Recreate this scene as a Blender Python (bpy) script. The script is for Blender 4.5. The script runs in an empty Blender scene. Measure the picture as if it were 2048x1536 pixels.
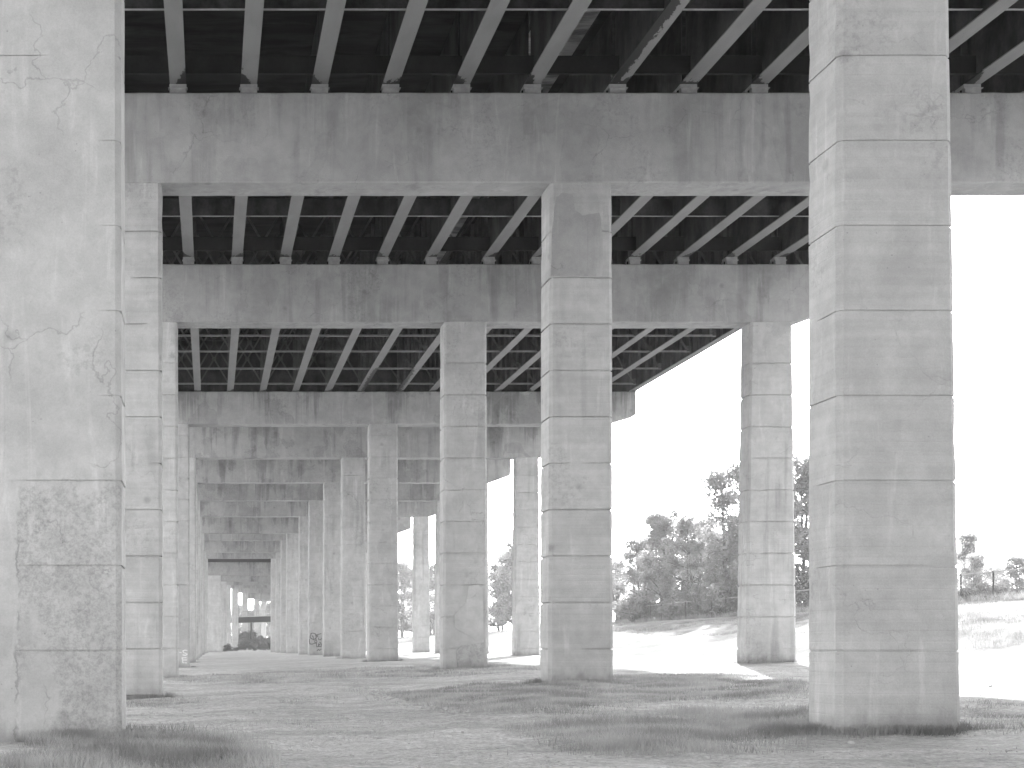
import bpy, math, random
import numpy as np
from mathutils import Vector, noise as mnoise

random.seed(7)
rng = np.random.default_rng(7)
scene = bpy.context.scene
col = scene.collection

# ------------------------------------------------------------------ camera, sky, sun, exposure
EYE = 1.2                       # the eye stands at X=0, Y=0, Z=1.2 and looks along the viaduct (+Y)
F = 2850.0                      # focal length in photo pixels (photo 2048 wide)
VX, VY = 420.0, 1298.0          # where the viaduct's axis vanishes in the photo
cam = bpy.data.cameras.new("camera")
camo = bpy.data.objects.new("camera", cam)
col.objects.link(camo)
camo.location = (0, 0, EYE)
camo.rotation_euler = (math.radians(90), 0, 0)
cam.sensor_width = 36.0
cam.lens = 36.0 * F / 2048.0
cam.shift_x = (1024 - VX) / 2048.0
cam.shift_y = (VY - 768) / 2048.0
cam.clip_start = 0.1
cam.clip_end = 6000.0
scene.camera = camo

SUN_AZ, SUN_EL = math.radians(18.0), math.radians(25.0)   # ahead of the camera, a little right
world = bpy.data.worlds.new("World")
scene.world = world
world.use_nodes = True
wn, wl = world.node_tree.nodes, world.node_tree.links
bg = wn["Background"]
sky = wn.new("ShaderNodeTexSky")
sky.sky_type = 'NISHITA'
sky.sun_disc = False
sky.sun_elevation = SUN_EL
sky.sun_rotation = SUN_AZ
sky.dust_density = 2.0
bw = wn.new("ShaderNodeRGBToBW")          # the photograph is black and white
wl.new(sky.outputs[0], bw.inputs[0])
wl.new(bw.outputs[0], bg.inputs[0])
bg.inputs[1].default_value = 0.15

sl = bpy.data.lights.new("sun", 'SUN')
sl.energy = 2.0
sl.angle = math.radians(0.6)
so = bpy.data.objects.new("sun", sl)
col.objects.link(so)
sdir = Vector((math.sin(SUN_AZ) * math.cos(SUN_EL), math.cos(SUN_AZ) * math.cos(SUN_EL), math.sin(SUN_EL)))
so.location = (60, 200, 110)
so.rotation_euler = sdir.to_track_quat('Z', 'Y').to_euler()

scene.view_settings.view_transform = 'Standard'
scene.view_settings.look = 'None'
scene.view_settings.gamma = 1.0
scene.view_settings.exposure = 2.85
scene.cycles.max_bounces = 10
scene.cycles.diffuse_bounces = 6

# ------------------------------------------------------------------ material helpers (all grey)
class N:
    """small node-graph writer"""
    def __init__(s, name, rough=0.85, spec=0.25):
        s.m = bpy.data.materials.new(name)
        s.m.use_nodes = True
        s.t = s.m.node_tree
        s.b = s.t.nodes["Principled BSDF"]
        s.b.inputs["Roughness"].default_value = rough
        s.b.inputs["Specular IOR Level"].default_value = spec
        s.tc = s.t.nodes.new("ShaderNodeTexCoord")
        s.oi = s.t.nodes.new("ShaderNodeObjectInfo")
    def link(s, a, b):
        s.t.links.new(a, b)
    def val(s, sock, v):
        if isinstance(v, (int, float)):
            sock.default_value = v
        elif isinstance(v, (tuple, list)):
            sock.default_value = v
        else:
            s.link(v, sock)
    def math(s, op, a, b=0.0, c=0.0, clamp=False):
        n = s.t.nodes.new("ShaderNodeMath")
        n.operation = op
        n.use_clamp = clamp
        s.val(n.inputs[0], a); s.val(n.inputs[1], b); s.val(n.inputs[2], c)
        return n.outputs[0]
    def coords(s, scale=(1, 1, 1), rand=True):
        v = s.tc.outputs["Object"]
        if rand:
            a = s.t.nodes.new("ShaderNodeVectorMath"); a.operation = 'MULTIPLY_ADD'
            comb = s.t.nodes.new("ShaderNodeCombineXYZ")
            for i in range(3):
                s.link(s.oi.outputs["Random"], comb.inputs[i])
            s.link(comb.outputs[0], a.inputs[0])
            a.inputs[1].default_value = (91.0, 57.0, 23.0)
            s.link(v, a.inputs[2])
            v = a.outputs[0]
        m = s.t.nodes.new("ShaderNodeVectorMath"); m.operation = 'MULTIPLY'
        s.link(v, m.inputs[0]); m.inputs[1].default_value = scale
        return m.outputs[0]
    def noise(s, vec, scale, detail=4.0, rough=0.55, dist=0.0):
        n = s.t.nodes.new("ShaderNodeTexNoise")
        s.link(vec, n.inputs["Vector"])
        n.inputs["Scale"].default_value = scale
        n.inputs["Detail"].default_value = detail
        n.inputs["Roughness"].default_value = rough
        n.inputs["Distortion"].default_value = dist
        return n.outputs["Fac"]
    def ramp(s, v, a, b, lo=0.0, hi=1.0, smooth=True):
        n = s.t.nodes.new("ShaderNodeMapRange")
        n.interpolation_type = 'SMOOTHSTEP' if smooth else 'LINEAR'
        s.link(v, n.inputs[0])
        for i, x in zip((1, 2, 3, 4), (a, b, lo, hi)):
            s.val(n.inputs[i], x)
        return n.outputs[0]
    def color(s, v):
        s.link(v, s.b.inputs["Base Color"])
    def bump(s, h, strength=0.3, dist=0.02):
        n = s.t.nodes.new("ShaderNodeBump")
        n.inputs["Strength"].default_value = strength
        n.inputs["Distance"].default_value = dist
        s.link(h, n.inputs["Height"])
        s.link(n.outputs[0], s.b.inputs["Normal"])
    def sep(s, v):
        n = s.t.nodes.new("ShaderNodeSeparateXYZ")
        s.link(v, n.inputs[0])
        return n.outputs

def plain(name, g, rough=0.8, spec=0.2, var=0.15, scale=6.0):
    k = N(name, rough, spec)
    n = k.noise(k.coords(), scale, 5)
    k.color(k.math('MULTIPLY', k.ramp(n, 0.25, 0.75, 1 - var, 1 + var), g))
    return k.m

def concrete(name, base=0.42, streak=0.25, patch=0.2, crack=0.5, boards=0.0, peel=0.0, foot=False, drip=0.0, splash=False):
    k = N(name, 0.9, 0.2)
    c = k.coords()
    v = k.ramp(k.noise(c, 0.45, 5, 0.6), 0.3, 0.7, 0.9, 1.08)
    v = k.math('MULTIPLY', v, k.ramp(k.noise(c, 2.2, 7, 0.7, 0.15), 0.32, 0.68, 0.91, 1.07))
    v = k.math('MULTIPLY', v, k.ramp(k.noise(c, 40.0, 3, 0.6), 0.25, 0.75, 0.95, 1.05))
    # damp streaks running down
    cs = k.coords((1.6, 1.6, 0.10))
    st = k.noise(cs, 1.3, 5, 0.6, 0.3)
    big = k.noise(c, 0.28, 3)
    m = k.math('MULTIPLY', k.ramp(st, 0.5, 0.66), k.ramp(big, 0.4, 0.6))
    v = k.math('MULTIPLY', v, k.math('SUBTRACT', 1.0, k.math('MULTIPLY', m, streak)))
    # pale lime runs
    ls = k.noise(k.coords((3.0, 3.0, 0.35)), 1.1, 5, 0.6, 0.6)
    v = k.math('MULTIPLY', v, k.math('ADD', 1.0, k.math('MULTIPLY', k.ramp(ls, 0.56, 0.7), 0.16)))
    # crisp edged repair / scaled patches
    pn = k.noise(k.coords((1, 1, 0.7)), 0.55, 6, 0.5, 0.4)
    pm = k.ramp(pn, 0.55, 0.60)
    v = k.math('MULTIPLY', v, k.math('SUBTRACT', 1.0, k.math('MULTIPLY', pm, patch * 0.55)))
    em = k.math('SUBTRACT', k.ramp(pn, 0.552, 0.562), k.ramp(pn, 0.566, 0.578))
    v = k.math('MULTIPLY', v, k.math('SUBTRACT', 1.0, k.math('MULTIPLY', em, patch * 0.5)))
    # blotchy dark weathering inside some of it
    wm = k.math('MULTIPLY', k.ramp(k.noise(c, 9.0, 6, 0.7), 0.48, 0.62), k.ramp(k.noise(c, 0.5, 3), 0.52, 0.64))
    v = k.math('MULTIPLY', v, k.math('SUBTRACT', 1.0, k.math('MULTIPLY', wm, 0.16 + peel)))
    if drip:                                  # water has run down from the top of the beam
        zt = k.sep(k.tc.outputs["Object"])[2]
        dn_ = k.noise(k.coords((0.7, 0.7, 0.035)), 1.0, 7, 0.68, 0.1)
        dm = k.ramp(k.math('ADD', dn_, k.math('MULTIPLY', k.math('SUBTRACT', zt, 1.6), 0.05)), 0.50, 0.60)
        dm = k.math('MULTIPLY', dm, k.ramp(k.noise(c, 2.0, 5, 0.65), 0.3, 0.55, 0.55, 1.0))
        v = k.math('MULTIPLY', v, k.math('SUBTRACT', 1.0, k.math('MULTIPLY', dm, drip)))
    # round rusty spots
    vo = k.t.nodes.new("ShaderNodeTexVoronoi")
    k.link(c, vo.inputs["Vector"]); vo.inputs["Scale"].default_value = 0.75
    sp = k.math('SUBTRACT', 1.0, k.ramp(vo.outputs["Distance"], 0.02, 0.11))
    v = k.math('MULTIPLY', v, k.math('SUBTRACT', 1.0, k.math('MULTIPLY', sp, 0.26)))
    va = k.t.nodes.new("ShaderNodeTexVoronoi")
    k.link(c, va.inputs["Vector"]); va.inputs["Scale"].default_value = 7.0
    ah = k.math('SUBTRACT', 1.0, k.ramp(va.outputs["Distance"], 0.05, 0.11))
    ah = k.math('MULTIPLY', ah, k.ramp(k.noise(c, 1.3, 3), 0.52, 0.62))
    v = k.math('MULTIPLY', v, k.math('SUBTRACT', 1.0, k.math('MULTIPLY', ah, 0.3)))
    if splash:
        zl = k.sep(k.tc.outputs["Object"])[2]
        up = k.math('ADD', zl, k.math('MULTIPLY', k.noise(k.coords((2, 2, .8)), 1.5, 6, 0.65), -0.9))
        v = k.math('MULTIPLY', v, k.ramp(up, -0.05, 0.42, 0.70, 1.0))
    # hairline cracks
    h = k.noise(c, 30.0, 4, 0.7)
    if crack:
        dn = k.t.nodes.new("ShaderNodeTexNoise")
        k.link(c, dn.inputs["Vector"]); dn.inputs["Scale"].default_value = 1.7; dn.inputs["Detail"].default_value = 5
        ad = k.t.nodes.new("ShaderNodeVectorMath"); ad.operation = 'MULTIPLY_ADD'
        k.link(dn.outputs["Color"], ad.inputs[0]); ad.inputs[1].default_value = (0.9, 0.9, 0.9); k.link(c, ad.inputs[2])
        ve = k.t.nodes.new("ShaderNodeTexVoronoi"); ve.feature = 'DISTANCE_TO_EDGE'
        k.link(ad.outputs[0], ve.inputs["Vector"]); ve.inputs["Scale"].default_value = 0.6
        cm = k.math('SUBTRACT', 1.0, k.ramp(ve.outputs["Distance"], 0.002, 0.008))
        cm = k.math('MULTIPLY', cm, k.ramp(k.noise(c, 0.7, 2), 0.5, 0.6))
        v = k.math('MULTIPLY', v, k.math('SUBTRACT', 1.0, k.math('MULTIPLY', cm, crack)))
        h = k.math('SUBTRACT', h, k.math('MULTIPLY', cm, 1.5))
    if boards:
        z = k.sep(k.tc.outputs["Object"])[2]
        bz = k.math('FRACT', k.math('MULTIPLY', z, 6.6))
        bl = k.math('SUBTRACT', 1.0, k.ramp(k.math('ABSOLUTE', k.math('SUBTRACT', bz, 0.5)), 0.0, 0.12))
        h = k.math('SUBTRACT', h, k.math('MULTIPLY', bl, 0.35))
        row = k.noise(k.coords((0.15, 0.15, 5.0)), 1.4, 3)
        v = k.math('MULTIPLY', v, k.ramp(row, 0.3, 0.7, 1 - boards, 1 + boards))
    if foot:                                  # scaled, blotchy area low on the front face
        xs, ys, zs = k.sep(k.tc.outputs["Object"])
        wob = k.noise(c, 2.4, 6, 0.65)
        zz = k.math('ADD', zs, k.math('MULTIPLY', wob, 1.6))
        xx = k.math('ADD', xs, k.math('MULTIPLY', wob, 0.35))
        a_ = k.math('MULTIPLY', k.ramp(zz, 4.95, 4.8), k.math('MULTIPLY', k.ramp(xx, -.34, -.31), k.ramp(zz, 0.9, 1.3)))
        a_ = k.math('MULTIPLY', a_, k.ramp(k.noise(k.coords((1, 1, .45)), 1.2, 4), 0.36, 0.5))
        mot = k.ramp(k.noise(c, 16.0, 6, 0.75), 0.36, 0.6, 0.74, 1.0)
        v = k.math('MULTIPLY', v, k.math('ADD', k.math('MULTIPLY', a_, k.math('SUBTRACT', mot, 1.0)), 1.0))
        edge = k.math('SUBTRACT', k.ramp(xx, -.36, -.335), k.ramp(xx, -.335, -.30))
        edge = k.math('MULTIPLY', edge, k.math('MULTIPLY', k.ramp(zz, 4.2, 4.0), k.ramp(k.noise(c, 1.5, 3), .5, .56)))
        v = k.math('MULTIPLY', v, k.math('SUBTRACT', 1.0, k.math('MULTIPLY', edge, 0.3)))
        h = k.math('SUBTRACT', h, k.math('MULTIPLY', a_, 0.8))
    h = k.math('ADD', h, k.math('MULTIPLY', pm, -0.25))
    v = k.math('MULTIPLY', v, k.ramp(k.oi.outputs['Random'], 0.0, 1.0, 0.93, 1.07, False))
    k.color(k.math('MULTIPLY', v, base))
    k.bump(h, 0.35, 0.02)
    return k.m

def peeling_paint(name, paint=0.215, rust=0.025, reach=1.1, side=0.0, side_len=0.0):
    """grey paint, flaked to dark steel near the bearing (object Y=0), optionally along one edge"""
    k = N(name, 0.6, 0.3)
    o = k.tc.outputs["Object"]
    xs, ys, zs = k.sep(o)
    t = k.math('MULTIPLY', ys, -1.0)
    n = k.math('ADD', k.math('MULTIPLY', k.noise(k.coords((1.2, 0.45, 1)), 7.0, 6, 0.7), 1.5), -0.25)
    g = k.math('ADD', k.ramp(t, 0.12, reach, 0.62, -0.25, False), k.math('MULTIPLY', k.math('MULTIPLY', xs, k.math('MULTIPLY_ADD', k.oi.outputs['Random'], 8.0, -4.0)), k.ramp(t, reach * .4, reach * 2.6, 1.0, 0.0, False)))
    if side:
        e = k.math('MULTIPLY', xs, -side)                  # positive on the flaking edge
        s = k.ramp(e, -0.16, 0.2, 0.0, 0.85, False)
        s = k.math('MULTIPLY', s, k.ramp(t, side_len * 0.55, side_len, 1.0, 0.0, False))
        g = k.math('MAXIMUM', g, s)
    m = k.ramp(k.math('ADD', n, g), 0.84, 0.86)
    specks = k.ramp(k.noise(k.coords(), 22.0, 4), 0.70, 0.72)
    m = k.math('MAXIMUM', m, k.math('MULTIPLY', specks, k.ramp(t, 0.5, 6.0, 1.0, 0.35)))
    tone = k.ramp(k.noise(k.coords((1, 0.3, 1)), 2.0, 4), 0.3, 0.7, 0.9, 1.08)
    v = k.math('MULTIPLY', tone, paint)
    v = k.math('ADD', k.math('MULTIPLY', v, k.math('SUBTRACT', 1.0, m)), k.math('MULTIPLY', m, rust))
    k.color(v)
    k.bump(k.math('SUBTRACT', 1.0, m), 0.6, 0.004)
    return k.m

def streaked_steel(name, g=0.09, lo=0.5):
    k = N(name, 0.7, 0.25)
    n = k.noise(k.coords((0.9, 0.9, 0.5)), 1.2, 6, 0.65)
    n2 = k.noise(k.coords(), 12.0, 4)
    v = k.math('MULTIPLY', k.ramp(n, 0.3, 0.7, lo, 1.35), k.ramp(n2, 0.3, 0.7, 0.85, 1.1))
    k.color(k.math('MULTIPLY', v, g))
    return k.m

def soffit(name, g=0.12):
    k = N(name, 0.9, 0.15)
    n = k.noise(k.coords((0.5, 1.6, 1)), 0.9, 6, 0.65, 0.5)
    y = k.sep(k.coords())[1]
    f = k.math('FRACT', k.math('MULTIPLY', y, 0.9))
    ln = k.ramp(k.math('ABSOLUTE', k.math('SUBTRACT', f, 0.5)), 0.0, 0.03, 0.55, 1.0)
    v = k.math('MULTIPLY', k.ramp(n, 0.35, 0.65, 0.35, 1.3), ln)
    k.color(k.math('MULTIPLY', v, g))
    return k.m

def leafy(name, g, trans=0.5):
    k = N(name, 0.7, 0.2)
    n = k.t.nodes.new("ShaderNodeTexNoise")
    k.link(k.tc.outputs["Object"], n.inputs["Vector"]); n.inputs["Scale"].default_value = 0.9; n.inputs["Detail"].default_value = 5
    v = k.math('MULTIPLY', k.ramp(n.outputs["Fac"], 0.3, 0.7, 0.6, 1.4), g)
    k.color(v)
    tr = k.t.nodes.new("ShaderNodeBsdfTranslucent")
    k.link(v, tr.inputs[0])
    mx = k.t.nodes.new("ShaderNodeMixShader"); mx.inputs[0].default_value = trans
    k.link(k.b.outputs[0], mx.inputs[1]); k.link(tr.outputs[0], mx.inputs[2])
    out = k.t.nodes["Material Output"]
    k.link(mx.outputs[0], out.inputs[0])
    return k.m

def ground_mat():
    k = N("dry_ground", 0.95, 0.1)
    c = k.coords(rand=False)
    band = k.noise(k.coords((0.16, 0.42, 1), False), 1.0, 6, 0.62, 0.4)
    v = k.ramp(band, 0.36, 0.64, 0.80, 1.08)
    v = k.math('MULTIPLY', v, k.ramp(k.noise(c, 2.6, 7, 0.7), 0.3, 0.7, 0.8, 1.15))
    v = k.math('MULTIPLY', v, k.ramp(k.noise(c, 14.0, 5, 0.7), 0.3, 0.7, 0.68, 1.25))
    clod = k.ramp(k.noise(c, 5.0, 4, 0.6), 0.66, 0.72)
    v = k.math('MULTIPLY', v, k.math('SUBTRACT', 1.0, k.math('MULTIPLY', clod, 0.35)))
    v = k.math('MULTIPLY', v, k.ramp(k.noise(c, 45.0, 4, 0.7), 0.3, 0.7, 0.8, 1.18))
    v = k.math('MULTIPLY', v, 0.52)
    # the embankment is dry mown grass, not dirt
    xs, ys, zs = k.sep(k.tc.outputs["Object"])
    bk = k.ramp(k.math('ADD', xs, k.math('MULTIPLY', k.noise(c, 0.3, 3), 4.0)), 26.5, 30.0)
    gv = k.math('MULTIPLY', k.ramp(k.noise(k.coords((0.5, 0.16, 1), False), 0.55, 6, 0.65, 0.6), 0.36, 0.62, 0.14, 0.36), k.ramp(k.noise(c, 4.0, 6, 0.7), 0.3, 0.7, 0.72, 1.15))
    v = k.math('ADD', k.math('MULTIPLY', v, k.math('SUBTRACT', 1.0, bk)), k.math('MULTIPLY', gv, bk))
    k.color(v)
    k.bump(k.math('ADD', k.noise(c, 7.0, 6, 0.7), k.math('MULTIPLY', k.noise(c, 30.0, 4, 0.7), 0.6)), 1.0, 0.07)
    return k.m

M = {
    'ground': ground_mat(),
    'column': concrete("column_concrete", 0.46, 0.22, 0.13, 0.25, 0.02, splash=True),
    'column_board': concrete("board_marked_concrete", 0.46, 0.14, 0.06, 0.07, 0.045, splash=True),
    'column_worn': concrete("worn_concrete", 0.435, 0.08, 0.06, 0.18, 0.0, 0.0, True, splash=True),
    'beam': concrete("beam_concrete", 0.36, 0.2, 0.14, 0.18, drip=0.17),
    'beam_far': concrete("streaked_beam_concrete", 0.38, 0.25, 0.3, 0.12, drip=0.36),
    'patch_grey': concrete("grey_repair_mortar", 0.34, 0.3, 0.1, 0.2),
    'patch': concrete("repair_mortar", 0.44, 0.1, 0.1, 0.2),
    'flange': peeling_paint("peeling_grey_paint"),
    'flange_bad': peeling_paint("flaking_grey_paint_left", side=1.0, side_len=9.0, reach=0.9),
    'flange_bad_right': peeling_paint("flaking_grey_paint_right", side=-1.0, side_len=10.0, reach=0.9),
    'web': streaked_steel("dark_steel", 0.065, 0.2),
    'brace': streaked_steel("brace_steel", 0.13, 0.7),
    'strut': plain("strut_paint", 0.30, 0.6),
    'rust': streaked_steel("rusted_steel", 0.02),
    'bearing': plain("bearing_paint", 0.34, 0.6),
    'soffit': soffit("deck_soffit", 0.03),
    'soffit_gap_lit': soffit("gap_lit_deck_soffit", 0.42),  # soffit made paler, light entering between the two decks put into its colour
    'barrier': plain("barrier_concrete", 0.4),
    'asphalt': plain("asphalt", 0.06),
    'grass': leafy("grass_blades", 0.31, 0.4),
    'leaf': leafy("tree_leaves", 0.27, 0.5),
    'leaf_dark': leafy("dark_leaves", 0.14, 0.45),
    'leaf_pale': leafy("pale_leaves", 0.42, 0.55),
    'bark': plain("bark", 0.10),
    'iron': plain("dark_iron", 0.05, 0.5),
    'galv': plain("galvanised_steel", 0.25, 0.5),
    'stone': plain("rubble_stone", 0.40),
    'spray_dark': plain("dark_spray_paint", 0.12),
    'spray_white': plain("white_spray_paint", 0.75),
    'kerb': plain("kerb_concrete", 0.35),
}

# ------------------------------------------------------------------ mesh helpers
class MB:
    def __init__(s):
        s.v, s.f = [], []
    def add(s, vs, fs):
        b = len(s.v)
        s.v += [tuple(p) for p in vs]
        s.f += [tuple(b + i for i in f) for f in fs]
    def box(s, x0, x1, y0, y1, z0, z1):
        vs = [(x, y, z) for z in (z0, z1) for (x, y) in ((x0, y0), (x1, y0), (x1, y1), (x0, y1))]
        s.add(vs, [(3, 2, 1, 0), (4, 5, 6, 7), (0, 1, 5, 4), (1, 2, 6, 5), (2, 3, 7, 6), (3, 0, 4, 7)])
    def loft(s, rings, cap=True):
        n = len(rings[0]); b = len(s.v)
        for r in rings:
            s.v += [tuple(p) for p in r]
        for i in range(len(rings) - 1):
            for j in range(n):
                a = b + i * n + j; c = b + i * n + (j + 1) % n
                s.f.append((a, c, c + n, a + n))
        if cap:
            s.f.append(tuple(b + j for j in reversed(range(n))))
            s.f.append(tuple(b + (len(rings) - 1) * n + j for j in range(n)))
    def tube(s, p, q, r0, r1=None, n=8):
        r1 = r0 if r1 is None else r1
        p, q = Vector(p), Vector(q)
        d = (q - p).normalized()
        u = d.orthogonal().normalized(); w = d.cross(u)
        s.loft([[tuple(c + (u * math.cos(2 * math.pi * k / n) + w * math.sin(2 * math.pi * k / n)) * r) for k in range(n)]
                for c, r in ((p, r0), (q, r1))])
    def bar(s, p, q, wx, wy):
        """rectangular bar between two points"""
        p, q = Vector(p), Vector(q)
        d = (q - p).normalized()
        up = Vector((0, 1, 0)) if abs(d.y) < 0.9 else Vector((0, 0, 1))
        a = d.cross(up).normalized() * wx / 2; b = d.cross(a).normalized() * wy / 2
        s.loft([[tuple(c + a + b), tuple(c - a + b), tuple(c - a - b), tuple(c + a - b)] for c in (p, q)])
    def build(s, name, mat, parent=None, loc=None, smooth=False):
        me = bpy.data.meshes.new(name)
        me.from_pydata(s.v, [], s.f)
        me.materials.append(mat)
        if smooth:
            me.polygons.foreach_set('use_smooth', [True] * len(me.polygons))
        me.update()
        o = bpy.data.objects.new(name, me)
        col.objects.link(o)
        if loc:
            o.location = loc
        if parent:
            o.parent = parent
        return o

def tag(o, label=None, cat=None, group=None, kind=None):
    if label: o["label"] = label
    if cat: o["category"] = cat
    if group: o["group"] = group
    if kind: o["kind"] = kind
    return o

def empty(name, loc):
    o = bpy.data.objects.new(name, None)
    o.empty_display_size = 0.3
    col.objects.link(o)
    o.location = loc
    return o

def copy_tree(o, parent=None):
    c = o.copy(); col.objects.link(c); c.parent = parent
    for ch in o.children:
        copy_tree(ch, c)
    return c

def lerp(x, xs, ys):
    return float(np.interp(x, xs, ys))

# ------------------------------------------------------------------ terrain
GY = [-60, 0, 20, 38, 55, 82, 130, 200, 330, 520, 900]
GL = [-.15, -.15, -.10, -.12, .08, .10, .35, .5, .6, 4.2, 6.0]
GC = [.10, .08, .12, .32, .45, .50, .60, .65, .7, 4.4, 6.0]
BANK_X0, BANK_X1 = 27.0, 41.0

def ground_np(X, Y, bumps=True):
    X = np.asarray(X, float); Y = np.asarray(Y, float)
    l = np.interp(Y, GY, GL); c = np.interp(Y, GY, GC)
    t = np.clip((X + 2.1) / 12.1, -2.0, 1.0)
    z = l + (c - l) * t + np.clip((X - 10) / 12, 0, 1) * 0.2
    z = z - 0.16 * np.exp(-((X - 10) / 3.5) ** 2 - ((Y - 20) / 6.0) ** 2)
    b = np.clip((X - BANK_X0) / (BANK_X1 - BANK_X0), 0, 1)
    top = EYE + 0.0589 * 41.5
    z = z * (1 - b) + b * np.maximum(top, z)
    # slight unevenness
    if bumps:
        fade = np.exp(-np.maximum(Y - 40, 0) / 120)
        z = z + fade * (0.035 * np.sin(X * .9 + Y * .35) * np.sin(Y * .55 - X * .2 + 1) + 0.02 * np.sin(X * 2.3 + 1.7 * np.sin(Y * .8)))
        z = z + b * (1 - b) * 4 * (0.16 * np.sin(X * .7 + Y * .22) * np.sin(Y * .31) + 0.10 * np.sin(X * 1.3 - Y * .4 + 2) * np.sin(Y * .13))
    return z

def gz(x, y):
    return float(ground_np(x, y))

def pt(px, py, Y):
    """point at depth Y behind photo pixel"""
    return Vector(((px - VX) * Y / F, Y, EYE + (VY - py) * Y / F))

def on_ground(px, py):
    """where the ray of a photo pixel meets the ground"""
    lo = 5.0
    Y = lo
    while Y < 400:
        p = pt(px, py, Y)
        if p.z <= gz(p.x, p.y):
            return p.x, p.y
        Y += 0.1 + Y * 0.003
    p = pt(px, py, 400)
    return p.x, p.y

def axis(parts):
    out = []
    for a, b, st in parts:
        out += list(np.arange(a, b, st))
    out.append(parts[-1][1])
    return np.array(out)

gx = axis([(-2500, -200, 460), (-200, -20, 12), (-20, 46, 0.5), (46, 120, 6), (120, 2500, 340)])
gy = axis([(-1500, -60, 240), (-60, 8, 4), (8, 70, 0.5), (70, 240, 2.5), (240, 600, 12), (600, 4000, 340)])
XX, YY = np.meshgrid(gx, gy)
ZZ = ground_np(XX, YY)
near = (np.abs(XX) < 60) & (YY < 140) & (YY > 0)
ZZ = ZZ + np.where(near, rng.normal(0, 0.012, XX.shape), 0)
nv = XX.size
me = bpy.data.meshes.new("ground")
vv = np.stack([XX.ravel(), YY.ravel(), ZZ.ravel()], 1)
w = len(gx)
ii = (np.arange(len(gy) - 1)[:, None] * w + np.arange(w - 1)[None]).ravel()
me.from_pydata(vv.tolist(), [], np.stack([ii, ii + 1, ii + 1 + w, ii + w], 1).tolist())
me.materials.append(M['ground'])
me.polygons.foreach_set('use_smooth', [True] * len(me.polygons))
go = bpy.data.objects.new("ground", me)
col.objects.link(go)
tag(go, kind="structure")

# ------------------------------------------------------------------ the viaduct: bents
R = {1: 1.0, 2: 1.834, 3: 2.686, 4: 4.0, 5: 4.91, 6: 5.73, 7: 6.56, 8: 7.4, 9: 8.75, 10: 9.43, 11: 10.4, 12: 11.5, 13: 13.0,
     14: 14.6, 15: 16.3, 16: 18.2, 17: 20.5, 18: 23.0, 19: 25.5}
BOT = {2: 365, 3: 644, 4: 848, 5: 915, 6: 965, 7: 1001, 8: 1033, 9: 1067, 10: 1081, 11: 1105, 12: 1117, 13: 1151, 14: 1163, 15: 1170, 16: 1177, 17: 1186, 18: 1198, 19: 1203}
LEFT = {1: -315, 2: -293, 3: -289, 4: -280, 5: -255, 6: -250, 7: -244, 8: -234, 9: -212, 10: -217, 11: -186, 12: -159, 13: 116,
        14: 372, 15: 603, 16: 910, 17: 1435, 18: 2150, 19: 2730}
CENT = {1: 1368, 2: 1363, 3: 1374, 4: 1390, 5: 1412, 6: 1421, 7: 1412, 8: 1435, 9: 1455, 10: 1452, 11: 1487, 12: 1518}
RIGHT = {1: 3330, 2: 3300, 3: 3019, 4: 3060, 5: 3118, 6: 3076, 7: 3090, 8: 3133, 9: 3150, 10: 3160, 11: 3180, 12: 3210}
for _i in range(13, 20):
    CENT[_i] = LEFT[_i] + 1690
    RIGHT[_i] = LEFT[_i] + 3380
U = 1 / 139.0
def bent_y(i): return F * R[i] / 139.0
def bot_z(i):
    return 13.25 if i == 1 else EYE + (VY - BOT[i]) * R[i] * U
BEAM_H = {1: 2.38, 2: 2.38, 3: 2.24, 4: 1.87}
for _i in range(12, 20): BEAM_H[_i] = 2.5
DEPTH = 1.14
JOINT = 1.225

def section(wx, dy, ch, nx=6, ny=4):
    """closed outline, chamfered rectangle, origin at front centre; returns points with face tags"""
    x0, x1 = -wx / 2, wx / 2
    pts = []
    for k in range(nx + 1):
        pts.append((x0 + ch + (wx - 2 * ch) * k / nx, 0.0, 0.0, -1.0))
    for k in range(ny + 1):
        pts.append((x1, ch + (dy - 2 * ch) * k / ny, 1.0, 0.0))
    for k in range(nx + 1):
        pts.append((x1 - ch - (wx - 2 * ch) * k / nx, dy, 0.0, 1.0))
    for k in range(ny + 1):
        pts.append((x0, dy - ch - (dy - 2 * ch) * k / ny, -1.0, 0.0))
    return pts

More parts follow.
